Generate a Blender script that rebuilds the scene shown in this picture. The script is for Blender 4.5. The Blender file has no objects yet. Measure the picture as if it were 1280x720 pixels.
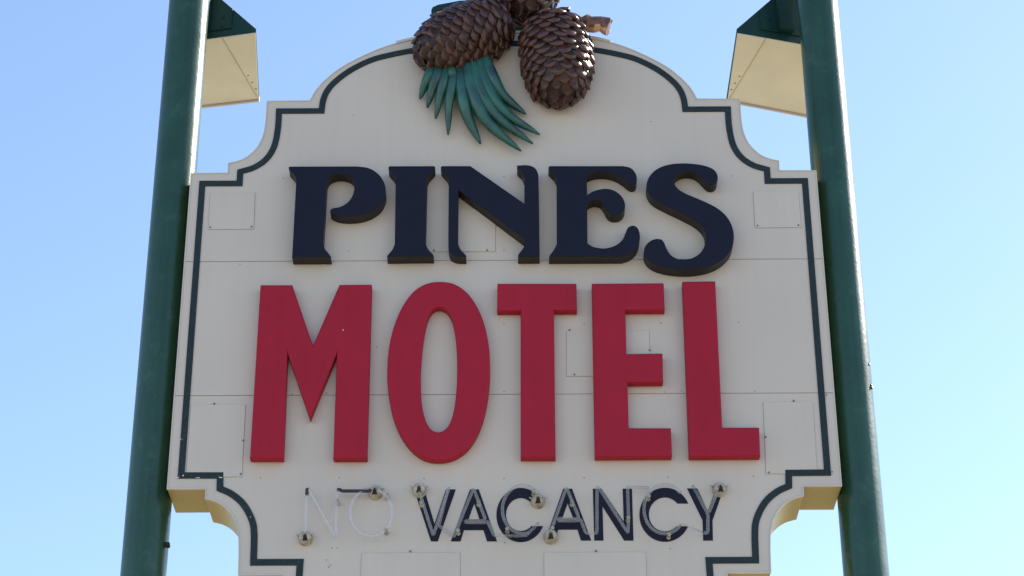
import bpy, bmesh, math, random
from mathutils import Vector, Matrix, noise
random.seed(7)
S = bpy.context.scene
COL = S.collection
rad = math.radians

# ------------------------------------------------------------------ camera
FPX, TH, ROLL = 2745.0, rad(28.3), -0.0045
CAM = Vector((0.0454, -10.82, 1.65))
_F = Vector((0, math.cos(TH), math.sin(TH)))
_U0 = Vector((0, -math.sin(TH), math.cos(TH)))
_R0 = Vector((1, 0, 0))
_R = _R0 * math.cos(ROLL) + _U0 * math.sin(ROLL)
_U = _U0 * math.cos(ROLL) - _R0 * math.sin(ROLL)
cam = bpy.data.cameras.new('camera')
cam.sensor_width = 36.0
cam.lens = 36.0 * FPX / 1280.0
cam.clip_start, cam.clip_end = 0.1, 20000
camo = bpy.data.objects.new('camera', cam)
COL.objects.link(camo)
m = Matrix((( _R.x, _U.x, -_F.x), (_R.y, _U.y, -_F.y), (_R.z, _U.z, -_F.z))).to_4x4()
m.translation = CAM
camo.matrix_world = m
S.camera = camo

# ------------------------------------------------------------------ sky, sun, exposure
SUN_EL, SUN_AZ = rad(38), rad(60)          # azimuth clockwise from +Y
world = bpy.data.worlds.new('World')
S.world = world
world.use_nodes = True
wn = world.node_tree
wn.nodes.clear()
sky = wn.nodes.new('ShaderNodeTexSky')
sky.sky_type = 'NISHITA'
sky.sun_disc = False
sky.sun_elevation, sky.sun_rotation = SUN_EL, SUN_AZ
sky.air_density, sky.dust_density, sky.ozone_density = 1.0, 0.4, 1.4
bg = wn.nodes.new('ShaderNodeBackground')
bg.inputs['Strength'].default_value = 0.12
wo = wn.nodes.new('ShaderNodeOutputWorld')
wn.links.new(sky.outputs[0], bg.inputs['Color'])
wn.links.new(bg.outputs[0], wo.inputs['Surface'])
sun = bpy.data.lights.new('sun', 'SUN')
sun.energy, sun.angle, sun.color = 5.0, rad(0.53), (1.0, 0.95, 0.87)
suno = bpy.data.objects.new('sun', sun)
COL.objects.link(suno)
sdir = Vector((math.cos(SUN_EL) * math.sin(SUN_AZ), math.cos(SUN_EL) * math.cos(SUN_AZ), math.sin(SUN_EL)))
suno.rotation_euler = sdir.to_track_quat('Z', 'Y').to_euler()
suno.location = (6, 8, 14)
S.view_settings.view_transform = 'Standard'
S.view_settings.look = 'None'
S.view_settings.exposure = 1.24
S.view_settings.gamma = 1.0
S.render.engine = 'CYCLES'
S.cycles.use_denoising = True
S.cycles.max_bounces = 8
S.cycles.transparent_max_bounces = 12

# ------------------------------------------------------------------ survey helpers: photo pixel -> metres on a real plane
def ray(x, y):
    return _F + _R * ((x - 640) / FPX) + _U * ((360 - y) / FPX)
def atY(x, y, Y=0.0):
    d = ray(x, y)
    return CAM + d * ((Y - CAM.y) / d.y)
def atZ(x, y, Z):
    d = ray(x, y)
    return CAM + d * ((Z - CAM.z) / d.z)

# ------------------------------------------------------------------ materials
MATS = {}
def mat(name, col, rough=0.5, spec=0.5, metal=0.0, var=0.06, scale=6.0, bump=0.0, bscale=60.0, dark=None, coat=0.0,
        streak=0.0, speck=None, speck_amt=0.0, speck_scale=40.0):
    if name in MATS: return MATS[name]
    M = bpy.data.materials.new(name); M.use_nodes = True
    nt = M.node_tree; N = nt.nodes; L = nt.links
    b = N['Principled BSDF']
    b.inputs['Roughness'].default_value = rough
    b.inputs['Specular IOR Level'].default_value = spec
    b.inputs['Metallic'].default_value = metal
    b.inputs['Coat Weight'].default_value = coat
    b.inputs['Coat Roughness'].default_value = 0.08
    tc = N.new('ShaderNodeTexCoord')
    geo = N.new('ShaderNodeNewGeometry')
    src = geo.outputs['Position']
    nz = N.new('ShaderNodeTexNoise'); nz.inputs['Scale'].default_value = scale
    nz.inputs['Detail'].default_value = 6
    L.new(src, nz.inputs['Vector'])
    rp = N.new('ShaderNodeValToRGB')
    rp.color_ramp.elements[0].position = 0.3; rp.color_ramp.elements[1].position = 0.7
    c0 = tuple(c * (1 - var) for c in (dark or col)); c1 = tuple(min(1, c * (1 + var)) for c in col)
    rp.color_ramp.elements[0].color = (*c0, 1); rp.color_ramp.elements[1].color = (*c1, 1)
    L.new(nz.outputs['Fac'], rp.inputs['Fac'])
    out = rp.outputs['Color']
    if streak:
        mp = N.new('ShaderNodeMapping'); mp.inputs['Scale'].default_value = (22, 22, 0.7)
        L.new(src, mp.inputs['Vector'])
        n2 = N.new('ShaderNodeTexNoise'); n2.inputs['Scale'].default_value = 1.0; n2.inputs['Detail'].default_value = 5
        L.new(mp.outputs[0], n2.inputs['Vector'])
        r2 = N.new('ShaderNodeValToRGB')
        r2.color_ramp.elements[0].position = 0.42; r2.color_ramp.elements[1].position = 0.75
        r2.color_ramp.elements[0].color = (1, 1, 1, 1)
        r2.color_ramp.elements[1].color = (1 - streak, 1 - streak * 1.1, 1 - streak * 1.3, 1)
        L.new(n2.outputs['Fac'], r2.inputs['Fac'])
        mx = N.new('ShaderNodeMix'); mx.data_type = 'RGBA'; mx.blend_type = 'MULTIPLY'; mx.inputs[0].default_value = 1
        L.new(out, mx.inputs[6]); L.new(r2.outputs['Color'], mx.inputs[7])
        out = mx.outputs[2]
    if speck:
        n3 = N.new('ShaderNodeTexNoise'); n3.inputs['Scale'].default_value = speck_scale; n3.inputs['Detail'].default_value = 8
        n3.inputs['Roughness'].default_value = 0.7
        L.new(src, n3.inputs['Vector'])
        r3 = N.new('ShaderNodeValToRGB')
        r3.color_ramp.elements[0].position = 0.56; r3.color_ramp.elements[1].position = 0.70
        r3.color_ramp.elements[0].color = (0, 0, 0, 1); r3.color_ramp.elements[1].color = (speck_amt,) * 3 + (1,)
        L.new(n3.outputs['Fac'], r3.inputs['Fac'])
        mx = N.new('ShaderNodeMix'); mx.data_type = 'RGBA'
        L.new(r3.outputs['Color'], mx.inputs[0]); L.new(out, mx.inputs[6]); mx.inputs[7].default_value = (*speck, 1)
        out = mx.outputs[2]
    L.new(out, b.inputs['Base Color'])
    rr = N.new('ShaderNodeMapRange')
    rr.inputs['To Min'].default_value = max(0.02, rough - 0.08); rr.inputs['To Max'].default_value = min(1, rough + 0.1)
    L.new(nz.outputs['Fac'], rr.inputs['Value']); L.new(rr.outputs[0], b.inputs['Roughness'])
    if bump:
        n4 = N.new('ShaderNodeTexNoise'); n4.inputs['Scale'].default_value = bscale; n4.inputs['Detail'].default_value = 4
        L.new(src, n4.inputs['Vector'])
        bp = N.new('ShaderNodeBump'); bp.inputs['Strength'].default_value = bump; bp.inputs['Distance'].default_value = 0.01
        L.new(n4.outputs['Fac'], bp.inputs['Height']); L.new(bp.outputs[0], b.inputs['Normal'])
    MATS[name] = M
    return M

M_FACE = mat('face_paint', (0.53, 0.48, 0.435), 0.55, 0.3, var=0.035, scale=1.3, streak=0.025, bump=0.02, bscale=14)
M_HATCH = mat('hatch_paint', (0.53, 0.482, 0.437), 0.55, 0.3, var=0.03, scale=2, streak=0.03)
M_RETURN = mat('return_paint', (0.33, 0.26, 0.075), 0.42, 0.3, var=0.07, scale=9)
M_TRIM = mat('trim_paint', (0.52, 0.47, 0.44), 0.4, 0.4, var=0.05)
M_STRIPE = mat('stripe_paint', (0.014, 0.026, 0.031), 0.55, 0.25, var=0.12, scale=8, speck=(0.3, 0.3, 0.3), speck_amt=0.10, speck_scale=60)
M_NAVY = mat('navy_paint', (0.0055, 0.0075, 0.021), 0.55, 0.2, var=0.12, scale=9, bump=0.05, bscale=120)
M_RED = mat('red_paint', (0.325, 0.010, 0.031), 0.55, 0.2, var=0.04, scale=4, streak=0.06, bump=0.04, bscale=90)
M_NSIDE = mat('navy_letter_edge', (0.016, 0.0125, 0.0135), 0.5, 0.3, var=0.2, scale=15)
M_VINYL = mat('vinyl_navy', (0.010, 0.011, 0.025), 0.55, 0.2, var=0.15, scale=20)
M_POLE = mat('pole_green', (0.010, 0.056, 0.034), 0.29, 0.5, var=0.16, scale=3.5, bump=0.12, bscale=45,
             speck=(0.10, 0.17, 0.15), speck_amt=0.2, speck_scale=9, streak=0.25)
M_GREEN = mat('housing_green', (0.004, 0.031, 0.028), 0.45, 0.3, var=0.12, scale=8)
M_CREAM = mat('hood_cream', (0.60, 0.585, 0.47), 0.45, 0.35, var=0.05, scale=5)
M_SEAM = mat('seam_bead', (0.40, 0.36, 0.24), 0.5, 0.3)
M_SEAL = mat('hatch_seal', (0.15, 0.14, 0.13), 0.7, 0.2)
M_SCREW = mat('screw_metal', (0.16, 0.15, 0.14), 0.45, 0.5, metal=0.6, var=0.2, scale=60)
M_CONE = mat('cone_varnish', (0.040, 0.016, 0.013), 0.26, 0.27, var=0.35, scale=11, dark=(0.018, 0.007, 0.008), coat=0.06, bump=0.35, bscale=70)
M_RIM = mat('cone_rim', (0.080, 0.036, 0.029), 0.28, 0.3, var=0.3, scale=14, dark=(0.06, 0.032, 0.03), coat=0.15)
M_CORE = mat('cone_core', (0.012, 0.006, 0.006), 0.5, 0.4, var=0.2, scale=20)
M_NEEDLE = mat('needle_green', (0.011, 0.098, 0.078), 0.36, 0.5, var=0.25, scale=9, dark=(0.010, 0.050, 0.060), coat=0.1,
               speck=(0.12, 0.11, 0.07), speck_amt=0.45, speck_scale=26, bump=0.2, bscale=60)
M_BARK = mat('branch_bark', (0.14, 0.055, 0.035), 0.35, 0.5, var=0.3, scale=22, dark=(0.10, 0.04, 0.03), bump=0.6, bscale=40)
M_STUB_LIT = mat('branch_bounce_lit', (0.45, 0.27, 0.15), 0.4, 0.4, var=0.2, scale=24)  # paler tan with bounced light put into the colour
M_CUP = mat('porcelain', (0.40, 0.375, 0.32), 0.42, 0.4, var=0.2, scale=26, dark=(0.26, 0.22, 0.15), coat=0.15)
M_BLACK = mat('black_rubber', (0.012, 0.011, 0.012), 0.6, 0.3, var=0.2, scale=30)
M_BLOCK = mat('blockout_paint', (0.022, 0.014, 0.02), 0.3, 0.5, var=0.3, scale=40)
M_GROUND = mat('dry_ground', (0.29, 0.245, 0.18), 0.9, 0.2, var=0.15, scale=0.4)
M_STEEL = mat('steel', (0.35, 0.35, 0.34), 0.4, 0.5, metal=0.7, var=0.2, scale=30)

def glass_mat(name, milk, col):
    M = bpy.data.materials.new(name); M.use_nodes = True
    nt = M.node_tree; N = nt.nodes; L = nt.links
    b = N['Principled BSDF']
    b.inputs['Base Color'].default_value = (*col, 1)
    b.inputs['Roughness'].default_value = 0.18
    b.inputs['Specular IOR Level'].default_value = 0.9
    tr = N.new('ShaderNodeBsdfTransparent'); tr.inputs[0].default_value = (0.96, 0.96, 0.97, 1)
    fr = N.new('ShaderNodeFresnel'); fr.inputs['IOR'].default_value = 1.15
    geo = N.new('ShaderNodeNewGeometry')
    nz = N.new('ShaderNodeTexNoise'); nz.inputs['Scale'].default_value = 12
    L.new(geo.outputs['Position'], nz.inputs['Vector'])
    mr = N.new('ShaderNodeMapRange'); mr.inputs['To Min'].default_value = milk * 0.7; mr.inputs['To Max'].default_value = milk * 1.3
    L.new(nz.outputs['Fac'], mr.inputs['Value'])
    ad = N.new('ShaderNodeMath'); ad.operation = 'ADD'; ad.use_clamp = True
    L.new(mr.outputs[0], ad.inputs[0]); L.new(fr.outputs[0], ad.inputs[1])
    mx = N.new('ShaderNodeMixShader')
    L.new(ad.outputs[0], mx.inputs[0]); L.new(tr.outputs[0], mx.inputs[1]); L.new(b.outputs[0], mx.inputs[2])
    L.new(mx.outputs[0], N['Material Output'].inputs['Surface'])
    return M
M_GLASS = glass_mat('neon_glass', 0.22, (0.44, 0.44, 0.45))
M_MILK = glass_mat('neon_glass_milky', 0.26, (0.68, 0.68, 0.70))

# ------------------------------------------------------------------ object helpers
WPOS = {}
def setup(o, loc, parent=None):
    COL.objects.link(o)
    WPOS[o] = Vector(loc)
    if parent is not None:
        o.parent = parent
        o.location = Vector(loc) - WPOS[parent]
    else:
        o.location = loc
    return o
def thing(name, label, cat, loc):
    o = bpy.data.objects.new(name, None)
    o.empty_display_size = 0.2
    setup(o, loc)
    o['label'] = label; o['category'] = cat
    return o
def mesh_obj(name, verts, faces, ma, parent=None, smooth=False, label=None, mats=None, fmat=None):
    vs = [Vector(v) for v in verts]
    lo = Vector([min(v[i] for v in vs) for i in range(3)]); hi = Vector([max(v[i] for v in vs) for i in range(3)])
    c = (lo + hi) / 2
    me = bpy.data.meshes.new(name)
    me.from_pydata([v - c for v in vs], [], faces)
    for q in (mats or [ma]): me.materials.append(q)
    if fmat:
        for p, k in zip(me.polygons, fmat): p.material_index = k
    bm = bmesh.new(); bm.from_mesh(me)
    bmesh.ops.recalc_face_normals(bm, faces=bm.faces)
    bm.to_mesh(me); bm.free()
    if smooth:
        for p in me.polygons: p.use_smooth = True
    o = bpy.data.objects.new(name, me)
    setup(o, c, parent)
    if label: o['label'] = label
    return o
def box(name, lo, hi, ma, parent=None):
    x0, y0, z0 = lo; x1, y1, z1 = hi
    v = [(x, y, z) for x in (x0, x1) for y in (y0, y1) for z in (z0, z1)]
    f = [(0, 1, 3, 2), (4, 6, 7, 5), (0, 4, 5, 1), (2, 3, 7, 6), (0, 2, 6, 4), (1, 5, 7, 3)]
    return mesh_obj(name, v, f, ma, parent)
def shape(name, loops, yfront, yback, ma, parent=None, bevel=0.0, label=None, res=1):
    """Flat outline loops [(x, z), ...] given depth from yfront to yback, edges rounded by bevel; holes allowed."""
    cu = bpy.data.curves.new(name, 'CURVE')
    cu.dimensions = '2D'; cu.fill_mode = 'BOTH'
    allp = [p for l in loops for p in l]
    cx = (min(p[0] for p in allp) + max(p[0] for p in allp)) / 2
    cz = (min(p[1] for p in allp) + max(p[1] for p in allp)) / 2
    for l in loops:
        sp = cu.splines.new('POLY'); sp.points.add(len(l) - 1)
        for q, p in zip(sp.points, l): q.co = (p[0] - cx, p[1] - cz, 0, 1)
        sp.use_cyclic_u = True
    t = (yback - yfront)
    cu.extrude = t / 2 - bevel
    cu.bevel_depth = bevel; cu.offset = -bevel; cu.bevel_resolution = res
    tmp = bpy.data.objects.new('tmp', cu); COL.objects.link(tmp)
    dg = bpy.context.evaluated_depsgraph_get()
    me = bpy.data.meshes.new_from_object(tmp.evaluated_get(dg))
    bpy.data.objects.remove(tmp); bpy.data.curves.remove(cu)
    me.name = name
    me.transform(Matrix.Rotation(math.pi / 2, 4, 'X'))
    bm = bmesh.new(); bm.from_mesh(me)
    bmesh.ops.remove_doubles(bm, verts=bm.verts, dist=1e-5)
    bmesh.ops.recalc_face_normals(bm, faces=bm.faces)
    bm.to_mesh(me); bm.free()
    me.materials.clear(); me.materials.append(ma)
    for p in me.polygons: p.use_smooth = False
    o = bpy.data.objects.new(name, me)
    setup(o, (cx, (yfront + yback) / 2, cz), parent)
    if label: o['label'] = label
    return o
def smooth_path(pts, closed=True, n=6):
    """(x, y) is a corner, (x, y, 1) a smooth point."""
    P = [Vector(p[:2]) for p in pts]; sm = [len(p) > 2 for p in pts]
    out = []; k = len(P)
    for i in range(k if closed else k - 1):
        j = (i + 1) % k
        a, b = P[i], P[j]
        if not (sm[i] or sm[j]):
            out.append(a); continue
        ta = (P[j] - P[i - 1]) / 2 if sm[i] and (closed or i > 0) else (b - a)
        tb = (P[(j + 1) % k] - P[i]) / 2 if sm[j] and (closed or j < k - 1) else (b - a)
        la = (b - a).length
        if ta.length > 0: ta = ta.normalized() * la
        if tb.length > 0: tb = tb.normalized() * la
        for s in range(n):
            t = s / n
            out.append(a * (2*t**3 - 3*t**2 + 1) + ta * (t**3 - 2*t**2 + t) + b * (-2*t**3 + 3*t**2) + tb * (t**3 - t**2))
    if not closed: out.append(P[-1])
    return [tuple(p) for p in out]
def px_loop(pts, Y, ox=0, oy=0, s=1.0, n=6):
    q = [((p[0] / s + ox, p[1] / s + oy, 1) if len(p) > 2 else (p[0] / s + ox, p[1] / s + oy)) for p in pts]
    r = []
    for p in smooth_path(q, True, n):
        w = atY(p[0], p[1], Y); r.append((w.x, w.z))
    return r
def offset_line(pts, d, closed):
    """Parallel line at signed distance d (mitred)."""
    P = [Vector(p) for p in pts]; k = len(P); out = []
    for i in range(k):
        a = P[i - 1] if (closed or i > 0) else None
        c = P[(i + 1) % k] if (closed or i < k - 1) else None
        ns = []
        for u, v in ((a, P[i]), (P[i], c)):
            if u is None or v is None or (v - u).length < 1e-7: continue
            e = (v - u).normalized(); ns.append(Vector((-e.y, e.x)))
        nn = (ns[0] + ns[-1]).normalized()
        out.append(tuple(P[i] + nn * (d / max(0.35, nn.dot(ns[0])))))
    return out
def sweep(path, radii, nseg=8, cap=True, squash=None, squash_dir=None):
    """Tube along 3D points; returns verts, faces."""
    V = []; Fc = []
    P = [Vector(p) for p in path]
    up = None
    for i, p in enumerate(P):
        t = (P[min(i + 1, len(P) - 1)] - P[max(i - 1, 0)]).normalized()
        if squash_dir is not None:
            u = squash_dir - t * squash_dir.dot(t)
        elif up is None:
            u = Vector((0, 1, 0)) if abs(t.y) < 0.9 else Vector((1, 0, 0)); u = u - t * u.dot(t)
        else:
            u = up - t * up.dot(t)
        u.normalize(); up = u; w = t.cross(u)
        r = radii[i] if isinstance(radii, (list, tuple)) else radii
        for j in range(nseg):
            a = 2 * math.pi * j / nseg
            V.append(p + u * math.cos(a) * r * (squash or 1) + w * math.sin(a) * r)
    for i in range(len(P) - 1):
        for j in range(nseg):
            k = (j + 1) % nseg
            Fc.append((i*nseg+j, i*nseg+k, (i+1)*nseg+k, (i+1)*nseg+j))
    if cap:
        Fc.append(tuple(range(nseg))[::-1]); b = (len(P) - 1) * nseg
        Fc.append(tuple(range(b, b + nseg)))
    return V, Fc
def lathe(profile, origin, axis, nseg=20):
    """profile [(radius, distance along axis)]"""
    a = Vector(axis).normalized(); o = Vector(origin)
    u = Vector((1, 0, 0)) if abs(a.x) < 0.9 else Vector((0, 1, 0))
    u = (u - a * u.dot(a)).normalized(); w = a.cross(u)
    V = []; Fc = []
    for r, h in profile:
        for j in range(nseg):
            t = 2 * math.pi * j / nseg
            V.append(o + a * h + (u * math.cos(t) + w * math.sin(t)) * max(r, 1e-4))
    for i in range(len(profile) - 1):
        for j in range(nseg):
            k = (j + 1) % nseg
            Fc.append((i*nseg+j, i*nseg+k, (i+1)*nseg+k, (i+1)*nseg+j))
    Fc.append(tuple(range(nseg))[::-1]); b = (len(profile) - 1) * nseg
    Fc.append(tuple(range(b, b + nseg)))
    return V, Fc

# ------------------------------------------------------------------ the ground (below the picture, lights the undersides)
gs = 6000
g = mesh_obj('ground', [(-gs, -gs, 0), (gs, -gs, 0), (gs, gs, 0), (-gs, gs, 0)], [(0, 1, 2, 3)], M_GROUND)
g['kind'] = 'structure'

# ------------------------------------------------------------------ poles
DEPTH = 0.333
PX, PR, PY = 1.919, 0.1215, 0.167
def pole(side, label):
    t = thing('support_pole', label, 'pole', (side * PX, PY, 0))
    prof = [(PR, 0.012), (PR, 12.4), (PR * 0.96, 12.43), (PR * 0.7, 12.46), (0.001, 12.47)]
    V, Fc = [], []
    zs = [0.012] + [0.5 * i for i in range(1, 25)] + [12.4]
    V, Fc = lathe([(PR, z) for z in zs] + [(PR * 0.96, 12.43), (PR * 0.7, 12.46), (0.001, 12.47)], (side * PX, PY, 0), (0, 0, 1), 64)
    mesh_obj('shaft', V, Fc, M_POLE, t, smooth=True)
    x = side * PX
    box('base_plate', (x - 0.22, PY - 0.22, 0.0), (x + 0.22, PY + 0.22, 0.012), M_POLE, t)
    for sx in (-1, 1):
        for sy in (-1, 1):
            V, Fc = lathe([(0.02, 0.012), (0.02, 0.03), (0.011, 0.032), (0.011, 0.06)], (x + sx * 0.17, PY + sy * 0.17, 0), (0, 0, 1), 8)
            mesh_obj('anchor_bolt', V, Fc, M_STEEL, t)
    return t
p_l = pole(-1, 'dark green steel pole along the sign edge beside letters P and M')
p_r = pole(1, 'dark green steel pole along the sign edge beside letters S and L')
hk = atY(206.5, 680, 0.12)
V, Fc = sweep([hk + Vector((-0.03, 0.0, 0.0)), hk, hk + Vector((0.012, 0, -0.002)), hk + Vector((0.02, 0, -0.02))], [0.010, 0.012, 0.016, 0.010], 8)
mesh_obj('bolt', V, Fc, M_BLACK, p_l, smooth=True)

for x_, y_, r_ in ((1094.5, 490, 0.010), (1091.5, 487, 0.006), (1088.5, 461, 0.005)):
    c_ = atY(x_, y_, PY)
    c_ = Vector((PX + PR * 0.84, PY - PR * 0.50, c_.z))
    V, Fc = sweep([c_ + Vector((-0.012, 0.0, 0.004)), c_ + Vector((0, -0.004, 0)), c_ + Vector((0.004, -0.003, -0.004)), c_ + Vector((0.004, 0.006, -0.010))], [r_ * 0.5, r_, r_ * 1.1, r_ * 0.4], 7)
    mesh_obj('weld_spatter', V, Fc, M_POLE, p_r, smooth=True)

# ------------------------------------------------------------------ the sign cabinet
sign = thing('motel_sign', 'off-white shaped motel sign cabinet with raised navy and red letters between two green poles', 'sign', (0, 0.167, 4.9))
def half_to_full(half):
    """left half traced in pixels from the top centre down -> metres, mirrored on the sign's own axis"""
    l = []
    for p in smooth_path(half, False, 5):
        w = atY(p[0], p[1], 0.0); l.append((w.x, w.z))
    return l
OUT_PX = [(632, 41, 1), (575, 43, 1), (520, 49, 1), (495, 54.5, 1), (475, 61, 1), (451, 71.5, 1), (426, 85, 1), (408, 99, 1), (395, 113, 1), (387.5, 126),
          (334, 126.8), (332.3, 152), (329.5, 168, 1), (322.5, 183, 1), (310, 195.5, 1), (298, 201.5, 1), (285.5, 204.3), (285, 216.5), (239, 217),
          (209, 611), (257, 610.7), (256.7, 623), (271, 627, 1), (283, 635, 1), (293, 649, 1), (298, 667, 1), (298.8, 690), (298, 718.5), (353, 718.3),
          (351, 733), (368, 741, 1), (384, 757, 1), (392, 780, 1), (392, 800), (390, 838)]
left = half_to_full(OUT_PX)
left[0] = (0.0, left[0][1])
zb = left[-1][1]
OUTLINE = left + [(-x, z) for x, z in reversed(left[1:])]       # clockwise as (x, z) seen from the camera?
area = sum(OUTLINE[i - 1][0] * OUTLINE[i][1] - OUTLINE[i][0] * OUTLINE[i - 1][1] for i in range(len(OUTLINE))) / 2
SGN = 1 if area > 0 else -1
def inset(pts, d): return offset_line(pts, d * SGN, True)
# returns / body
shape('cabinet', [OUTLINE], 0.006, DEPTH, M_RETURN, sign)
# back face sheet
shape('back_panel', [inset(OUTLINE, 0.004)], DEPTH + 0.0005, DEPTH + 0.006, M_FACE, sign)
# three face sheets with open seams
z1 = atY(240, 327, 0).z; z2 = atY(228, 494.6, 0).z
GAP = 0.0016
FACE = inset(OUTLINE, 0.003)
xs = max(abs(p[0]) for p in FACE)
top = [p for p in FACE if p[1] > z1]; bot = [p for p in FACE if p[1] < z2]
def reorder(pts):            # start after the break between the two sides
    k = max(range(len(pts)), key=lambda i: abs(pts[i][0] - pts[i - 1][0]) if pts[i][0] * pts[i - 1][0] < 0 and abs(pts[i][0] - pts[i-1][0]) > 3 else -1)
    return pts[k:] + pts[:k]
top = reorder(top); bot = reorder(bot)
sx = 1 if top[0][0] > 0 else -1
pan_t = shape('face_panel', [top + [(-sx * xs, z1 + GAP), (sx * xs, z1 + GAP)]], 0.0, 0.0058, M_FACE, sign, 0.0008)
pan_m = shape('face_panel', [[(-xs, z1 - GAP), (xs, z1 - GAP), (xs, z2 + GAP), (-xs, z2 + GAP)]], 0.0, 0.0058, M_FACE, sign, 0.0008)
sx = 1 if bot[0][0] > 0 else -1
pan_b = shape('face_panel', [bot + [(-sx * xs, z2 - GAP), (sx * xs, z2 - GAP)]], 0.0, 0.0058, M_FACE, sign, 0.0008)
# rolled edge trim
shape('edge_trim', [offset_line(OUTLINE, -0.0025 * SGN, True), inset(OUTLINE, 0.0045)], -0.004, 0.012, M_TRIM, sign, 0.0015)
# cap strip over the crown of the arch
capl = [p for p in OUTLINE if p[1] > atY(495, 54.5, 0).z - 1e-4]
capl = sorted(capl)
cap_o = [(x, z + 0.014) for x, z in capl]; cap_i = [(x, z - 0.004) for x, z in capl]
shape('top_cap', [cap_o + cap_i[::-1]], -0.008, DEPTH + 0.012, M_TRIM, sign, 0.001)

# dark stripe: one closed line parallel to the edge
STR_PX = [(632, 54.5, 1), (575, 56.5, 1), (517, 63.5, 1), (488, 69, 1), (464, 75.5, 1), (438.5, 88, 1), (419.5, 102, 1), (409, 114, 1), (404, 126, 1), (402, 139),
          (348.8, 139.2), (347.3, 162, 1), (342.5, 184, 1), (333, 199, 1), (318, 209.5, 1), (300.4, 215), (299.5, 229.6), (253, 229.8),
          (226.5, 594.6), (275.2, 594.6), (275, 611), (288.5, 617.2, 1), (302.3, 628.3, 1), (312.3, 644, 1), (317.4, 661, 1), (317, 703.2), (375.3, 703),
          (373.5, 728), (388, 737, 1), (402, 753, 1), (409, 775, 1), (408, 824)]
sl = half_to_full(STR_PX); sl[0] = (0.0, sl[0][1])
STR = sl + [(-x, z) for x, z in reversed(sl[1:])]
shape('border_stripe', [offset_line(STR, 0.0178, True), offset_line(STR, -0.0178, True)], -0.0055, 0.0005, M_STRIPE, sign)

# access hatches
SC = lathe([(0.0062, 0), (0.0062, 0.0018), (0.004, 0.0032), (0.001, 0.0036)], (0, 0, 0), (0, -1, 0), 10)
ME_SCREW = bpy.data.meshes.new('screw'); ME_SCREW.from_pydata(SC[0], [], SC[1]); ME_SCREW.materials.append(M_SCREW)
for p in ME_SCREW.polygons: p.use_smooth = True
def screw(px, py, parent, Y=-0.0003, s=1.0):
    w = atY(px, py, 0)
    o = bpy.data.objects.new('screw', ME_SCREW)
    o.scale = (s,) * 3
    setup(o, (w.x, Y, w.z), parent)
def hatch(corners, screws):
    q = []
    for c in corners:
        w = atY(c[0], c[1], 0); q.append((w.x, w.z))
    o = shape('access_hatch', [q], -0.0045, 0.0003, M_HATCH, sign, 0.0012)
    q2 = offset_line(q, 0.003, True)
    a = sum(q[i-1][0]*q[i][1]-q[i][0]*q[i-1][1] for i in range(4))
    q2 = offset_line(q, -0.001 if a > 0 else 0.001, True)
    shape('seal', [q2], -0.0012, 0.0002, M_SEAL, o)
    for s in screws: screw(s[0], s[1], o, -0.0044, 0.9)
hatch([(263, 241.5), (319, 241), (317, 286.5), (260.5, 287)], [(263, 284.5), (314.5, 284)])
hatch([(941.5, 240), (998, 239.5), (1001.5, 284.5), (944, 285)], [(947, 282.5), (998, 282)])
hatch([(239, 506.5), (307, 506), (302.5, 596.2), (232.8, 596.7)], [(268, 505), (304, 551), (301, 593)])
hatch([(954, 503.2), (1016, 502.8), (1021.5, 592), (957.5, 592.6)], [(992, 501.5), (957, 547), (961, 591)])
hatch([(503, 262), (619.5, 261.5), (619, 314.7), (502, 315.2)], [(542.5, 313.5), (609, 313.2)])
hatch([(708, 414), (811.5, 413.5), (813.5, 470), (708, 470.5)], [(712, 413), (718, 468.5), (812, 438)])
hatch([(452, 691.7), (575, 691), (576, 792), (449, 792.5)], [(513, 689.5)])
hatch([(680, 691), (807, 690.3), (812, 791.5), (681, 792)], [(745, 689.2)])
for (x, y) in [(354, 222.6), (436, 313.6), (630, 220.6), (630, 312.6), (915, 220), (442, 144), (814, 152), (570, 222), (745, 313)]:
    screw(x, y, pan_t, s=0.5)
for (x, y) in [(365, 493), (408, 491.8), (630, 405), (630, 489.5), (730, 404.5), (826, 404), (923, 403), (831, 490), (852, 489), (944, 489), (300, 324.4 + 6), (471, 434)]:
    screw(x, y, pan_m, s=0.5)
for (x, y) in [(325.5, 597.5), (424, 597), (530, 598), (630, 598), (730, 597), (835, 596.5), (942, 595.5), (838, 686), (631, 678.5), (415, 685), (421.5, 685.2), (408, 700), (413, 706.5), (411, 709)]:
    screw(x, y, pan_b, s=0.5)
st = [o for o in sign.children if o.name.startswith('border_stripe')][0]
for (x, y) in [(224.5, 595.5), (274, 596), (313.2, 646), (1040, 590), (228.5, 550), (1033, 494)]:
    screw(x, y, st, -0.0053, 0.6)

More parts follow.
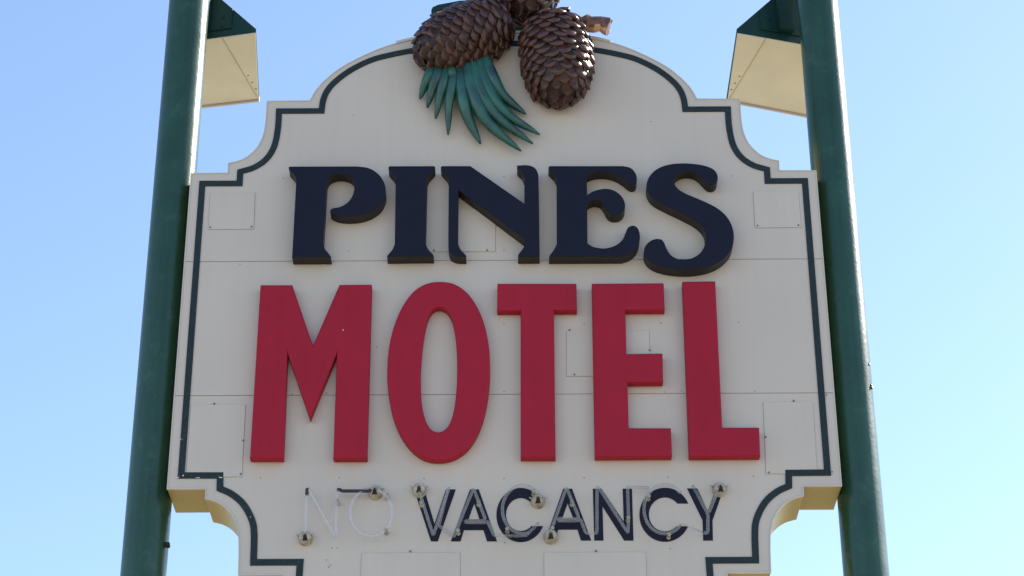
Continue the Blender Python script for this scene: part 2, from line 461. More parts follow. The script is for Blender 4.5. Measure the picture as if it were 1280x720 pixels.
# ------------------------------------------------------------------ raised letters
LN = 0.088      # navy letter depth
def z5(ox): return dict(ox=ox, oy=200, s=5.0)
P_ = [(57, 39), (480, 38), (552, 48, 1), (612, 83, 1), (650, 138, 1), (661, 190, 1), (652, 240, 1), (622, 287, 1), (566, 325, 1), (500, 346, 1), (430, 352, 1), (365, 346, 1), (322, 328, 1),
      (313, 313, 1), (330, 300, 1), (375, 291, 1), (422, 264, 1), (452, 222, 1), (465, 172, 1), (460, 130, 1), (440, 102, 1), (405, 89, 1), (370, 86, 1), (330, 94, 1), (303, 113, 1), (291, 140),
      (269, 520), (280, 552, 1), (316, 598, 1), (318, 606), (75, 607), (101, 125), (90, 97, 1), (60, 62, 1), (54, 50, 1)]
I_ = [(683, 37), (962, 36), (970, 44, 1), (962, 60, 1), (930, 95, 1), (919, 125), (910, 520), (926, 555, 1), (958, 592, 1), (960, 600), (669, 603), (671, 595, 1), (702, 558, 1), (717, 522), (723, 120), (710, 92, 1), (684, 62, 1), (677, 47, 1)]
N_ = [(60, 36), (240, 36), (578, 271), (578, 115), (562, 78, 1), (535, 52, 1), (531, 33), (600, 31, 1), (643, 48, 1), (661, 78, 1), (666, 115, 1), (673, 602), (540, 603), (538, 592, 1), (562, 560, 1), (582, 528),
      (582, 497), (165, 186), (162, 520), (178, 556, 1), (212, 594, 1), (214, 603), (160, 602, 1), (122, 588, 1), (106, 562, 1), (102, 535, 1), (105, 122), (92, 92, 1), (62, 58, 1), (55, 46, 1)]
E_ = [(84, 36), (545, 36), (592, 48, 1), (622, 80, 1), (631, 118, 1), (623, 144, 1), (602, 153, 1), (578, 143, 1), (545, 117, 1), (505, 92, 1), (455, 76, 1), (400, 72, 1), (352, 79, 1), (317, 95), (320, 218),
      (355, 195, 1), (400, 182, 1), (443, 178, 1), (492, 191, 1), (536, 226, 1), (556, 268, 1), (554, 304, 1), (535, 331, 1), (502, 343, 1), (468, 339, 1), (444, 320, 1), (426, 285, 1), (405, 258, 1), (375, 247, 1), (346, 252, 1), (320, 268),
      (322, 518), (352, 538, 1), (398, 549, 1), (442, 549, 1), (500, 530, 1), (541, 495, 1), (561, 450, 1), (576, 420, 1), (603, 408, 1), (632, 420, 1), (648, 455, 1), (648, 500, 1), (630, 547, 1), (592, 583, 1), (540, 602), (82, 604), (86, 594, 1), (112, 558, 1), (131, 520),
      (130, 118), (115, 88, 1), (88, 60, 1), (78, 46, 1)]
S_ = [(1137, 105, 1), (1120, 66, 1), (1072, 39, 1), (1000, 24, 1), (920, 19, 1), (840, 25, 1), (766, 49, 1), (716, 91, 1), (693, 140, 1), (696, 190, 1), (730, 238, 1), (815, 286, 1), (915, 334, 1), (1000, 381, 1), (1044, 424, 1), (1060, 465, 1),
      (1056, 525, 1), (1030, 575, 1), (985, 607, 1), (930, 620, 1), (880, 614, 1), (840, 588, 1), (815, 548, 1), (800, 512, 1), (778, 493, 1), (738, 494, 1), (700, 516, 1), (677, 552, 1), (680, 592, 1), (712, 634, 1), (770, 662, 1), (850, 679, 1), (940, 684, 1),
      (1035, 675, 1), (1112, 653, 1), (1178, 612, 1), (1222, 556, 1), (1237, 490, 1), (1229, 422, 1), (1200, 362, 1), (1150, 311, 1), (1080, 270, 1), (1000, 235, 1), (930, 205, 1), (886, 176, 1), (866, 145, 1), (866, 113, 1), (888, 84, 1), (932, 68, 1), (978, 71, 1),
      (1017, 92, 1), (1046, 122, 1), (1070, 145, 1), (1097, 154, 1), (1126, 142, 1)]
for nm, pts, ox in (('P', P_, 350), ('I', I_, 350), ('N', N_, 540), ('E', E_, 670), ('S', S_, 670)):
    lp = px_loop(pts, -LN, **z5(ox))
    lo_ = shape('raised_letter', [lp], -LN, 0.002, M_NAVY, sign, 0.005, 'raised navy blue serif letter ' + nm, res=2)
    lo_.data.materials.append(M_NSIDE)
    for p in lo_.data.polygons:
        if p.normal.y > -0.3: p.material_index = 1
LR = 0.066
zM = dict(ox=300, oy=340, s=2.878); zO = dict(ox=470, oy=340, s=2.881); zE = dict(ox=720, oy=340, s=2.88)
M_ = [(73, 45), (188, 45), (262, 262), (357, 44), (474, 43), (457, 668), (335, 668), (348, 292), (251, 526), (171, 292), (156, 668), (35, 668)]
O1 = [(228, 33), (288, 44), (340, 86), (382, 162), (405, 255), (411, 350), (403, 450), (380, 545), (340, 620), (286, 662), (226, 675), (162, 661), (106, 610), (66, 532), (45, 440), (40, 355), (50, 250), (80, 152), (124, 80), (172, 44)]
O2 = [(227, 124), (255, 136), (277, 180), (289, 260), (292, 350), (288, 440), (275, 517), (254, 560), (224, 575), (194, 560), (172, 510), (162, 440), (161, 350), (168, 260), (182, 180), (202, 136)]
T_ = [(437, 40), (722, 40), (724, 136), (641, 136), (647, 666), (521, 666), (521, 137), (436, 137)]
E2 = [(57, 40), (316, 38), (320, 134), (178, 135), (182, 293), (312, 291), (314, 394), (186, 396), (190, 560), (342, 560), (346, 661), (68, 663)]
L_ = [(383, 33), (502, 31), (527, 558), (660, 558), (664, 660), (408, 662)]
sm1 = lambda l: [(*p, 1) for p in l]
for nm, loops, zz in (('M', [M_], zM), ('O', [sm1(O1), sm1(O2)], zO), ('T', [T_], zO), ('E', [E2], zE), ('L', [L_], zE)):
    shape('raised_letter', [px_loop(l, -LR, **zz) for l in loops], -LR, 0.002, M_RED, sign, 0.011, 'raised crimson red block letter ' + nm, res=2)

# chipped paint
M_CHIP = mat('bare_primer', (0.62, 0.60, 0.58), 0.6, 0.3)
def chip(px, py, w, h, Y, parent):
    n = 7; lp = []
    for i in range(n):
        t = 2 * math.pi * i / n; k = random.uniform(0.6, 1.1)
        q_ = atY(px + w * k * math.cos(t), py + h * k * math.sin(t), Y); lp.append((q_.x, q_.z))
    shape('paint_chip', [lp], Y - 0.0006, Y + 0.0004, M_CHIP, parent)
letM = [o for o in sign.children if o.get('label', '').endswith('block letter M')][0]
chip(429, 412.5, 0.9, 1.2, -LR, letM)
for x, y, w, h in ((222.5, 597, 1.6, 0.9), (229, 594.5, 1.0, 1.2), (247, 597.2, 4.5, 0.6), (276, 596.8, 3.2, 0.8), (313, 646.2, 0.9, 0.9), (226, 549, 0.8, 0.8)):
    chip(x, y, w, h, -0.0055, st)

# ------------------------------------------------------------------ VACANCY, cut vinyl on the lowest sheet
def z8(ox): return dict(ox=ox, oy=600, s=8.0)
def cee(cx, cy, rx, ry, ix, iy, icy, ytop, ybot):
    pts = []
    def yarc(cx, cy, rx, ry, y, sgn):
        return cx + rx * math.sqrt(max(0, 1 - ((y - cy) / ry) ** 2))
    a0 = math.asin((ytop - cy) / ry); a1 = math.asin((ybot - cy) / ry)
    n = 48
    st = a0; en = a1 - 2 * math.pi
    for i in range(n + 1):
        a = st + (en - st) * i / n
        pts.append((cx + rx * math.cos(a), cy + ry * math.sin(a)))
    b0 = math.asin((ytop - icy) / iy); b1 = math.asin((ybot - icy) / iy)
    st = b1 - 2 * math.pi; en = b0
    for i in range(n + 1):
        a = st + (en - st) * i / n
        pts.append((cx + ix * math.cos(a), icy + iy * math.sin(a)))
    return pts
VAC = [('V', [[(141, 95), (243, 95), (345, 440), (460, 95), (558, 95), (378, 615), (310, 615)]], z8(500)),
       ('A', [[(700, 95), (508, 615), (605, 615), (640, 503), (835, 503), (870, 615), (970, 615), (788, 95)], [(742, 235), (685, 395), (795, 395)]], z8(500)),
       ('C', [cee(651, 643.9, 30.5, 33.9, 18.4, 20.6, 643.4, 629.5, 657.75)], dict()),
       ('A', [[(512, 88), (331, 607), (428, 607), (463, 498), (655, 498), (690, 607), (793, 607), (600, 88)], [(555, 235), (503, 385), (612, 385)]], z8(640)),
       ('N', [[(808, 88), (895, 88), (1118, 420), (1106, 88), (1199, 88), (1215, 607), (1122, 607), (905, 265), (915, 607), (823, 607)]], z8(640)),
       ('C', [cee(831.2, 643.6, 32, 33.8, 20.1, 21.2, 643.2, 629.6, 657.9)], dict()),
       ('Y', [[(710, 85), (812, 85), (918, 312), (1000, 85), (1078, 85), (965, 405), (969, 607), (872, 607), (865, 405)]], z8(770))]
for nm, loops, zz in VAC:
    shape('flat_letter', [px_loop(l, 0.0, **zz) for l in loops], -0.0022, 0.0004, M_VINYL, sign, 0.0, 'flat navy sans-serif letter ' + nm)

# ------------------------------------------------------------------ neon tubing
YT = -0.058
def P3(x, y, Y=YT, ox=0, oy=600, s=8.0):
    return atY(x / s + ox, y / s + oy, Y)
def round_path(pts, r=0.012, n=4):
    out = [pts[0]]
    for a, b, c in zip(pts, pts[1:], pts[2:]):
        u, v = (a - b), (c - b)
        k1 = min(r, u.length * 0.45); k2 = min(r, v.length * 0.45)
        p, q = b + u.normalized() * k1, b + v.normalized() * k2
        for i in range(n + 1):
            t = i / n
            out.append(p * (1 - t) ** 2 + b * 2 * t * (1 - t) + q * t * t)
    out.append(pts[-1])
    return out
RT = 0.0082
def tube(path, r=RT, label=None, ma=M_GLASS, name='neon_tube', parent=None):
    V, Fc = sweep(path, r, 14)
    return mesh_obj(name, V, Fc, ma, parent or sign, smooth=True, label=label)
def arc(cx, cy, rx, ry, a0, a1, n=36, Y=YT):
    return [atY(cx + rx * math.cos(rad(a0 + (a1 - a0) * i / n)), cy + ry * math.sin(rad(a0 + (a1 - a0) * i / n)), Y) for i in range(n + 1)]
q = lambda ox: (lambda x, y, Y=YT: P3(x, y, Y, ox))
a = q(360)
tN = tube(round_path([a(172, 575, -0.035), a(172, 520), a(190, 90), a(205, 90), a(455, 535), a(478, 555), a(483, 200), a(492, 100)]), label='unlit whitish glass neon letter N', ma=M_MILK)
tb = round_path([a(492, 100), a(512, 93), a(540, 110), a(815, 110), a(850, 96, -0.035)], 0.008)
V, Fc = sweep(tb, RT * 1.12, 10); mesh_obj('blocked_out_section', V, Fc, M_BLOCK, tN, smooth=True)
V, Fc = sweep([a(189, 150), a(190, 92), a(206, 92)], RT * 1.15, 10); mesh_obj('blocked_out_section', V, Fc, M_BLOCK, tN, smooth=True)
tO = tube([a(812, 95, -0.04)] + arc(464, 640.6, 26.3, 29.4, -100, -432, 44) + [a(880, 96, -0.035)], label='unlit whitish glass neon letter O ring', ma=M_MILK)
a = q(500)
tV = tube(round_path([a(185, 92, -0.035), a(195, 125), a(333, 555), a(487, 84), a(480, 90, -0.03), a(388, 458, -0.03), a(540, 560, -0.03), a(540, 560), a(735, 84), a(852, 388), a(845, 408), a(655, 408), a(655, 425), a(865, 425, -0.05), a(875, 412), a(940, 555), a(1140, 558, -0.045)], 0.012), label='clear glass neon letters V and A')
tC = tube([a(1140, 558, -0.045)] + [q(640)(15, 560, -0.045), q(640)(140, 555, -0.05), q(640)(265, 432, -0.05)], RT * 0.95, label='clear glass neon base of letter C')
tC2 = tube([q(640)(262, 190, -0.035)] + arc(653.5, 637, 25.5, 30.0, -45, -290, 34), label='clear glass neon letter C of the first syllable')
a = q(640)
tA = tube(round_path([a(385, 590, -0.035), a(385, 510), a(405, 465), a(545, 75), a(668, 372), a(655, 385), a(465, 385), a(465, 408), a(660, 408, -0.05), a(685, 390), a(740, 533), a(845, 533), a(850, 500), a(850, 65), a(880, 95), a(1160, 530), a(1165, 370), a(1155, 72), a(1185, 72, -0.045), q(770)(330, 80, -0.045)], 0.012), label='clear glass neon letters A and N')
a = q(770)
arcC = arc(831, 636.5, 26, 30.5, -42, -318, 36)
tC3 = tube(arcC, label='clear glass neon letter C joined by a thin link')
tl = round_path([arcC[-1], a(650, 435), a(870, 525)], 0.006)
V, Fc = sweep(tl, RT * 0.5, 8); mesh_obj('link', V, Fc, M_GLASS, tC3, smooth=True)
tY = tube(round_path([a(875, 525), a(918, 535), a(920, 340), a(768, 58)], 0.016), label='clear glass neon letter Y stem and arm')
tY2 = tube(round_path([a(930, 325), a(1000, 150), a(1035, 75, -0.035)], 0.01), label='clear glass neon letter Y short arm')

# electrode housings (glazed cups with a dark slot)
def cup(px, py, tilt, slot=True):
    w = atY(px, py, -0.03)
    c = Vector((w.x, 0, w.z))
    Rr = 0.035
    prof = [(Rr * 1.12, -0.0003), (Rr * 1.12, 0.006), (Rr * 0.98, 0.010), (Rr, 0.022), (Rr * 0.97, 0.034), (Rr * 0.84, 0.046), (Rr * 0.6, 0.055), (Rr * 0.34, 0.059), (Rr * 0.3, 0.052)]
    V, Fc = lathe(prof, c, (0, -1, 0), 28)
    o = mesh_obj('electrode_housing', V, Fc, M_CUP, sign, smooth=True)
    # spring ears
    for s in (-1, 1):
        b = c + Vector((s * Rr * 0.95, -0.03, 0.008))
        V, Fc = sweep([b, b + Vector((s * 0.008, -0.004, 0.002)), b + Vector((s * 0.014, -0.001, 0.008))], [0.006, 0.005, 0.002], 6)
        mesh_obj('ear', V, Fc, M_CUP, o, smooth=True)
    if slot:
        # triangular mouth cut in the lower front, a dark recess
        pts = []; ctr = c + Vector((0, -0.022, 0))
        def onb(ax, az):   # direction on the cup
            d = Vector((math.sin(ax) * math.cos(az), -math.cos(ax) * math.cos(az), math.sin(az))).normalized()
            return ctr + Vector((d.x * (Rr + 0.003), d.y * 0.043, d.z * (Rr + 0.003)))
        A = [onb(tilt * 0.3, rad(14)), onb(rad(-13) + tilt * 0.6, rad(-14)), onb(rad(13) + tilt * 0.6, rad(-14)), onb(rad(-34) + tilt, rad(-44)), onb(tilt, rad(-46)), onb(rad(34) + tilt, rad(-44))]
        back = [ctr + (v - ctr) * 0.9 for v in A]
        V = A + back
        Fc = [(0, 1, 2), (1, 3, 4), (1, 4, 2), (2, 4, 5), (6, 8, 7), (7, 10, 9), (7, 8, 10), (8, 11, 10), (0, 6, 7, 1), (1, 7, 9, 3), (3, 9, 10, 4), (4, 10, 11, 5), (5, 11, 8, 2), (2, 8, 6, 0)]
        mesh_obj('slot', V, Fc, M_BLACK, o)
    return o
for c in ((381.5, 671.5, 0.1), (469, 614, -0.1), (524, 611.5, 0.0), (672.5, 625, 0.0), (688.5, 669.5, 0.0), (899.5, 610.5, 0.15)):
    cup(*c)
# glass tube supports
def support(px, py, tb):
    w = atY(px, py, YT); c = Vector((w.x, 0, w.z))
    prof = [(0.012, -0.0004), (0.012, 0.006), (0.0065, 0.010), (0.006, 0.040), (0.009, 0.046), (0.011, 0.050), (0.010, 0.053), (0.002, 0.054)]
    V, Fc = lathe(prof, c, (0, -1, 0), 12)
    mesh_obj('tube_support', V, Fc, M_CUP, tb, smooth=True)
for x, y, tb_ in [(421.5, 625, tN), (482.5, 661.5, tO), (526.5, 627, tV), (598, 626, tV), (572.5, 662, tV), (634, 660, tC2), (667, 613, tC2), (690.5, 659, tA), (715, 626, tA), (785.5, 646, tA), (811, 619, tC3), (836.5, 667, tC3), (484, 618, tO)]:
    support(x, y, tb_)

# ------------------------------------------------------------------ pine cone ornament on the crown
orn = thing('pine_ornament', 'sculpted brown pine cones with teal green needles fixed over the top of the sign', 'ornament', (0.05, -0.06, 8.6))
def scale_mesh():
    nu, nv = 6, 5
    V = []; Fc = []
    for j in range(nv):
        v = j / (nv - 1)
        hw = 0.5 * math.sqrt(1 - 0.80 * max(0, (v - 0.42) / 0.58) ** 2) * (0.88 + 0.12 * min(1, v * 2.4))
        for i in range(nu):
            u = -1 + 2 * i / (nu - 1)
            yy = -0.55 + v * (1.05 - 0.10 * u * u)
            z = -0.04 + 0.40 * v ** 1.25 * (1 - 0.55 * u * u) - 0.07 * u * u + (0.07 if j == nv - 2 else 0) - (0.02 if j == nv - 1 else 0) - (0.05 if j == nv - 3 else 0)
            V.append((u * hw, yy, z))
    for j in range(nv - 1):
        for i in range(nu - 1):
            Fc.append((j*nu+i, j*nu+i+1, (j+1)*nu+i+1, (j+1)*nu+i))
    rim = [j*nu for j in range(nv)] + [(nv-1)*nu+i for i in range(1, nu)] + [j*nu+nu-1 for j in range(nv-2, -1, -1)]
    b = len(V)
    for k in rim:
        x, y, z = V[k]; V.append((x * 0.93, y - (0.06 if k >= (nv-1)*nu else 0.02), z - 0.28))
    for k in range(len(rim) - 1):
        Fc.append((rim[k], rim[k+1], b+k+1, b+k))
    me = bpy.data.meshes.new('scale'); me.from_pydata(V, [], Fc)
    bm = bmesh.new(); bm.from_mesh(me); bmesh.ops.recalc_face_normals(bm, faces=bm.faces)
    bm.to_mesh(me); bm.free()
    me.materials.append(M_CONE); me.materials.append(M_RIM)
    for p in me.polygons:
        if sum(1 for v in p.vertices if (nv - 1) * nu <= v < nv * nu) >= 2: p.material_index = 1
    for p in me.polygons: p.use_smooth = True
    return me
ME_SC = scale_mesh()
def prof_r(u, um, pb):
    if u < um: return math.sqrt(max(0, 1 - ((um - u) / um) ** 2.7))
    return math.sqrt(max(0, 1 - ((u - um) / (1 - um)) ** 2)) ** pb
def pine_cone(tip_px, base_px, Rpx, Y, label, N=230, um=0.58, pb=0.8, flat=-0.004):
    T = atY(*tip_px, Y); B = atY(*base_px, Y)
    ax = (B - T); Ln = ax.length; ax.normalize()
    R = (atY(tip_px[0] + Rpx, tip_px[1], Y) - T).length
    n = Vector((0, -1, 0)); s = ax.cross(n).normalized(); n = s.cross(ax).normalized()
    if n.y > 0: n = -n
    # core
    V = []; Fc = []; ns, nr = 24, 14
    for i in range(nr + 1):
        u = 0.004 + 0.99 * i / nr
        r = R * 0.92 * prof_r(u, um, pb)
        for j in range(ns):
            t = 2 * math.pi * j / ns
            p = T + ax * (Ln * u) + (n * math.cos(t) + s * math.sin(t)) * r
            p.y = min(p.y, flat); V.append(p)
    for i in range(nr):
        for j in range(ns):
            k = (j + 1) % ns
            Fc.append((i*ns+j, i*ns+k, (i+1)*ns+k, (i+1)*ns+j))
    Fc.append(tuple(range(ns))[::-1]); Fc.append(tuple(range(nr*ns, nr*ns+ns)))
    o = mesh_obj('pine_cone', V, Fc, M_CORE, orn, smooth=True, label=label)
    # scales, golden-angle spiral at even density
    K = 400; cum = [0]
    for i in range(K):
        u = (i + 0.5) / K; cum.append(cum[-1] + max(0.34, prof_r(u, um, pb)) )
    tot = cum[-1]; us = []
    k = 0
    for i in range(N):
        tgt = tot * (i + 0.5) / N
        while cum[k + 1] < tgt: k += 1
        us.append((k + (tgt - cum[k]) / (cum[k+1] - cum[k])) / K)
    us = [-0.008, -0.006, -0.004, 0.0] + us
    side = math.sqrt(2 * math.pi * R * Ln * 0.80 / N)
    rest_v, rest_f = [], []
    for i, u in enumerate(us):
        u = 0.012 + 0.95 * u
        ph = i * 2.39996 + random.uniform(-0.05, 0.05)
        r0, r1 = prof_r(max(u - 0.01, 0), um, pb), prof_r(min(u + 0.01, 1), um, pb)
        r = R * 0.93 * prof_r(u, um, pb)
        rd = n * math.cos(ph) + s * math.sin(ph)
        p = T + ax * (Ln * u) + rd * r
        slope = (r1 - r0) * R / (0.02 * Ln)
        nor = (rd - ax * slope).normalized()
        td = (-ax - rd * slope)              # along the surface towards the tip
        td = (td - nor * td.dot(nor)).normalized()
        xd = td.cross(nor).normalized()
        k = side * (0.74 + 0.30 * prof_r(u, um, pb)) * random.uniform(0.84, 1.14)
        if u < 0.12: k *= 0.85
        Mx = Matrix((xd, td, nor)).transposed().to_4x4()
        Mx = Mx @ Matrix.Rotation(random.uniform(-0.28, 0.28), 4, 'Z') @ Matrix.Rotation(random.uniform(-0.05, 0.07), 4, 'X')
        Mx = Mx @ Matrix.Diagonal((k * 1.75 * random.uniform(0.88, 1.1), k * 1.58, k * random.uniform(0.8, 1.25), 1))
        inpic = True
        if p.y > flat - 0.02: continue
        Mx.translation = p
        dcam = (CAM - p).normalized().dot(nor)
        if dcam > -0.15:
            so = bpy.data.objects.new('scale', ME_SC)
            COL.objects.link(so); so.parent = o
            Ml = Mx.copy(); Ml.translation = p - WPOS[o]
            so.matrix_local = Ml
        else:
            b = len(rest_v)
            for v in ME_SC.vertices:
                w = Mx @ v.co; w.y = min(w.y, flat); rest_v.append(w)
            for f in ME_SC.polygons: rest_f.append(tuple(b + x for x in f.vertices))
    if rest_v:
        so = mesh_obj('scale_rows', rest_v, rest_f, M_CONE, o, smooth=True); so['kind'] = 'stuff'
    return o
pine_cone((521, 74), (637, 23), 43, -0.085, 'brown pine cone lying slanted above the needles', N=175, um=0.52, pb=0.6)
pine_cone((701, 131), (690, 21), 46, -0.085, 'brown pine cone hanging upright next to the branch stub', N=170, um=0.58, pb=0.62)
pine_cone((656, 27), (668, -98), 43, -0.05, 'brown pine cone standing behind the other two', N=130, um=0.5, pb=0.65, flat=0.10)
# needles
ND = [[(188, 70), (165, 140), (128, 215), (90, 324)], [(238, 75), (215, 160), (180, 255), (145, 389)], [(285, 75), (268, 180), (240, 300), (207, 472)],
      [(350, 80), (335, 200), (308, 360), (301, 592)], [(390, 70), (405, 240), (445, 450), (545, 660)], [(430, 40), (480, 260), (600, 500), (848, 713)],
      [(475, 20), (540, 260), (660, 450), (937, 658)], [(515, 0), (590, 230), (720, 420), (988, 590)], [(560, -20), (615, 130), (705, 290), (885, 437)],
      [(320, 60), (330, 130), (335, 180), (338, 235)], [(455, 30), (500, 200), (560, 330), (620, 420)]]
for i, nd in enumerate(ND):
    pp = smooth_path([(p[0], p[1], 1) for p in nd], False, 5)
    k = len(pp); path = []; rr = []
    lift = 0.012 + 0.010 * ((i * 7) % 4)/3
    for j, p in enumerate(pp):
        t = j / (k - 1)
        Y = -0.020 - lift - 0.055 * (1 - t) ** 1.2 - 0.028 * math.sin(t * math.pi)
        path.append(atY(p[0] / 6 + 510, p[1] / 6 + 70, Y))
        wmax = 0.033 if 4 <= i <= 8 else 0.025
        rr.append(wmax * (0.80 + 0.35 * math.sin(min(1, t * 1.5) * math.pi * 0.8)) * (1 - t ** 3.6) ** 0.8 + 0.0055)
    V, Fc = sweep(path, rr, 10, squash=1.05, squash_dir=Vector((0, -1, 0)))
    mesh_obj('needle', V, Fc, M_NEEDLE, orn, smooth=True)
# sheath where the needles join
hv = []; pts = [(150, 95), (260, 85), (380, 75), (480, 45), (570, 5)]
path = [atY(x / 6 + 510, y / 6 + 70, -0.055) for x, y in pts]
V, Fc = sweep(path, [0.03, 0.05, 0.06, 0.06, 0.04], 10, squash=0.7, squash_dir=Vector((0, -1, 0)))
mesh_obj('sheath', V, Fc, M_NEEDLE, orn, smooth=True)
# branch stub
bp = [(700, 31), (715, 31), (727, 30), (733, 29.5), (738, 31.5), (744, 32.5), (750, 32), (757, 32.5), (762, 33.5)]
br = [0.036, 0.040, 0.044, 0.056, 0.050, 0.052, 0.046, 0.050, 0.047]
V, Fc = sweep([atY(x, y, -0.05) for x, y in bp], br, 16)
def rag(v):
    w = v * 17
    return v + Vector((noise.noise(w), noise.noise(w + Vector((5, 0, 0))), noise.noise(w + Vector((0, 7, 0))))) * 0.020
V = [rag(v) for v in V]
st_ = mesh_obj('branch_stub', V, Fc, M_BARK, orn, smooth=False, label='broken reddish brown branch stub')
st_.data.materials.append(M_STUB_LIT)
for p in st_.data.polygons:  # stub's downward faces take the tan that paints in light bounced from below
    if p.normal.z < -0.62 and p.center.x > -0.02: p.material_index = 1

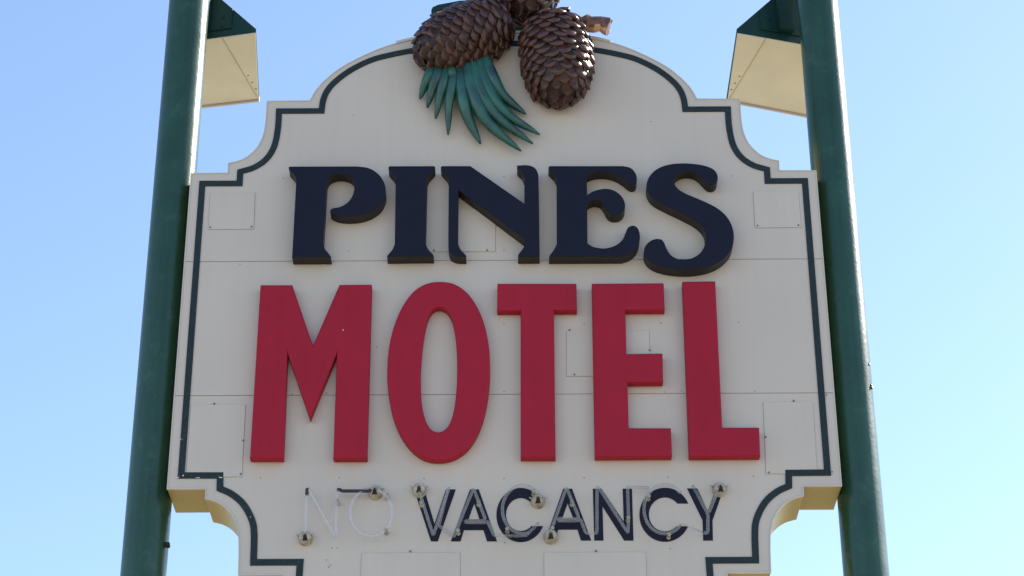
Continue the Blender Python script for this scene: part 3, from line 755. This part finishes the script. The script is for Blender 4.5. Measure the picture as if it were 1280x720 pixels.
# ------------------------------------------------------------------ hooded lamps on the poles
def hood(E, B, D, A, slope, crease, bracket, side, label):
    """E front inner, B back inner, D front outer, A back outer (soffit corners), slope: two pixels on the gable line"""
    z0 = atY(*E, 0.32).z
    e, b, d, a_ = [atZ(*p, z0) for p in (E, B, D, A)]
    t = thing('hooded_lamp', label, 'lamp', (d + e) / 2)
    # vertical front plane through d-e
    dv = (d - e).normalized(); nrm = Vector((-dv.y, dv.x, 0)).normalized()
    def onplane(p):
        r = ray(*p); k = (e - CAM).dot(nrm) / r.dot(nrm); return CAM + r * k
    s0, s1 = onplane(slope[0]), onplane(slope[1])
    run = (s1 - s0); hor = Vector((run.x, run.y, 0)).length
    Wd = (d - e).length
    top = Vector((0, 0, run.z / hor))
    lip = s0.z - z0
    back = (b - e)
    def ring(off, dl=0.0):
        return None
    zt_e = lip; zt_d = lip + (run.z / hor) * Wd
    fr = [e, d, d + Vector((0, 0, zt_d)), e + Vector((0, 0, zt_e))]
    bk = [b, a_, a_ + Vector((0, 0, zt_d)), b + Vector((0, 0, zt_e))]
    V = fr + bk
    Fc = [(0, 1, 2, 3), (4, 7, 6, 5), (1, 5, 6, 2), (0, 3, 7, 4), (3, 2, 6, 7), (0, 4, 5, 1)]
    mesh_obj('housing', V, Fc, M_GREEN, t)
    dn = Vector((0, 0, -0.004))
    c_ = (e + b + d + a_) / 4
    ins = [p + (c_ - p).normalized() * 0.006 for p in (e, d, a_, b)]
    V = [p + Vector((0, 0, -0.0005)) for p in ins] + [p + Vector((0, 0, -0.006)) for p in ins]
    so = mesh_obj('soffit', V, [(0, 3, 2, 1), (4, 5, 6, 7), (0, 1, 5, 4), (1, 2, 6, 5), (2, 3, 7, 6), (3, 0, 4, 7)], M_CREAM, t)
    # folded flashing along the crease
    c0, c1 = atZ(*crease[0], z0 - 0.006), atZ(*crease[1], z0 - 0.006)
    ee, bb = ins[0], ins[3]
    q = [c0, Vector((ee.x, ee.y, c0.z)) , Vector((bb.x, bb.y, c0.z)), c1]
    V = [p + Vector((0, 0, 0.0002)) for p in q] + [p + Vector((0, 0, -0.004)) for p in q]
    mesh_obj('flashing', V, [(0, 3, 2, 1), (4, 5, 6, 7), (0, 1, 5, 4), (1, 2, 6, 5), (2, 3, 7, 6), (3, 0, 4, 7)], M_CREAM, so)
    V, Fc = sweep([c0 + Vector((0, 0, -0.0035)), c1 + Vector((0, 0, -0.0035))], 0.0035, 6)
    mesh_obj('seam', V, Fc, M_SEAM, so)
    for k in (0.62, 0.74, 0.85):
        c = c0.lerp(c1, k) + Vector((-side * 0.022, 0, -0.0038))
        V, Fc = lathe([(0.006, 0), (0.006, 0.002), (0.002, 0.004)], c, (0, 0, -1), 8)
        mesh_obj('rivet', V, Fc, M_SCREW, so)
    # drip lip at the far edge
    bd = (a_ - b).normalized(); out = Vector((-bd.y, bd.x, 0));
    if out.y < 0: out = -out
    q = [b, a_, a_ + out * 0.012, b + out * 0.012]
    V = [p + Vector((0, 0, -0.02)) for p in q] + [p + Vector((0, 0, zt_e * 0.8)) for p in q]
    mesh_obj('drip_lip', V, [(0, 3, 2, 1), (4, 5, 6, 7), (0, 1, 5, 4), (1, 2, 6, 5), (2, 3, 7, 6), (3, 0, 4, 7)], M_TRIM, t)
    # mounting plate and bracket arm to the pole
    out = -nrm if nrm.y > 0 else nrm
    def fp(u, h, o): return e + dv * u + Vector((0, 0, h)) + out * o
    u0, u1 = bracket
    def slab(name, ua, ub, ha, hb, oa, ob, ma, par):
        V = [fp(u, h, o) for u in (ua, ub) for o in (oa, ob) for h in (ha, hb)]
        return mesh_obj(name, V, [(0, 1, 3, 2), (4, 6, 7, 5), (0, 4, 5, 1), (2, 3, 7, 6), (0, 2, 6, 4), (1, 5, 7, 3)], ma, par)
    slab('mounting_plate', 0.16, u1 + 0.05, 0.05, 0.20, -0.001, 0.008, M_GREEN, t)
    for uu, hh in ((0.22, 0.14), (0.22, 0.07)):
        V, Fc = lathe([(0.009, 0), (0.009, 0.008), (0.003, 0.01)], fp(uu, hh, 0.007), out, 8)
        mesh_obj('bolt', V, Fc, M_GREEN, t)
    br = slab('bracket', u0, u1, 0.06, 0.78, 0.008, 0.05, M_GREEN, t)
    w = fp((u0 + u1) / 2, 0.70, 0.03)
    tgt = Vector((side * PX, PY, w.z))
    V, Fc = sweep([w, w.lerp(tgt, 0.5), tgt + (w - tgt).normalized() * (PR - 0.004)], 0.028, 10)
    mesh_obj('arm', V, Fc, M_GREEN, br, smooth=True)
    return t
hood((320, 40), (324, 123), (225, 52.5), (218, 135), ((319.5, 36.5), (277, 0)), ((278, 47), (322, 121)), (0.30, 0.37), -1,
     'green hooded lamp with cream underside, bracketed to the pole beside letter P')
hood((921, 40.5), (908.5, 123.5), (1040, 61), (1045, 150), ((921.5, 36.5), (964, 0)), ((957, 48), (912, 122)), (0.27, 0.37), 1,
     'green hooded lamp with cream underside, bracketed to the pole beside letter S')

# ------------------------------------------------------------------ floodlight behind the crown of the sign
fl = thing('floodlight', 'dark green floodlight box standing behind the pine cones on top of the sign', 'floodlight', (-0.1, 0.30, atY(632, 41, 0).z))
YF = 0.19
def flz(x, y, Y=YF):
    w = atY(x, y, Y); return (w.x, w.z)
bx = [flz(539.5, 60), flz(539.0, 12), flz(541, 8.5), flz(548, 5.5), flz(575, 0.5), flz(640, -2), flz(676, 0), flz(684, 8), flz(686, 60)]
shape('housing', [bx], YF + 0.03, YF + 0.13, M_GREEN, fl, 0.004)
inner = [flz(543, 58), flz(543.5, 16), flz(546, 13), flz(576, 8), flz(640, 5), flz(672, 7), flz(679, 13), flz(681, 58)]
shape('rim', [bx, inner], YF, YF + 0.03, M_GREEN, fl, 0.003)
inner2 = offset_line(inner, 0.012, True)
shape('lens_frame', [inner, [flz(546.5, 56), flz(547, 18.5), flz(549, 16.5), flz(577, 11.5), flz(640, 8.5), flz(669, 10), flz(675.5, 15.5), flz(677.5, 56)]], YF + 0.012, YF + 0.0295, M_TRIM, fl)
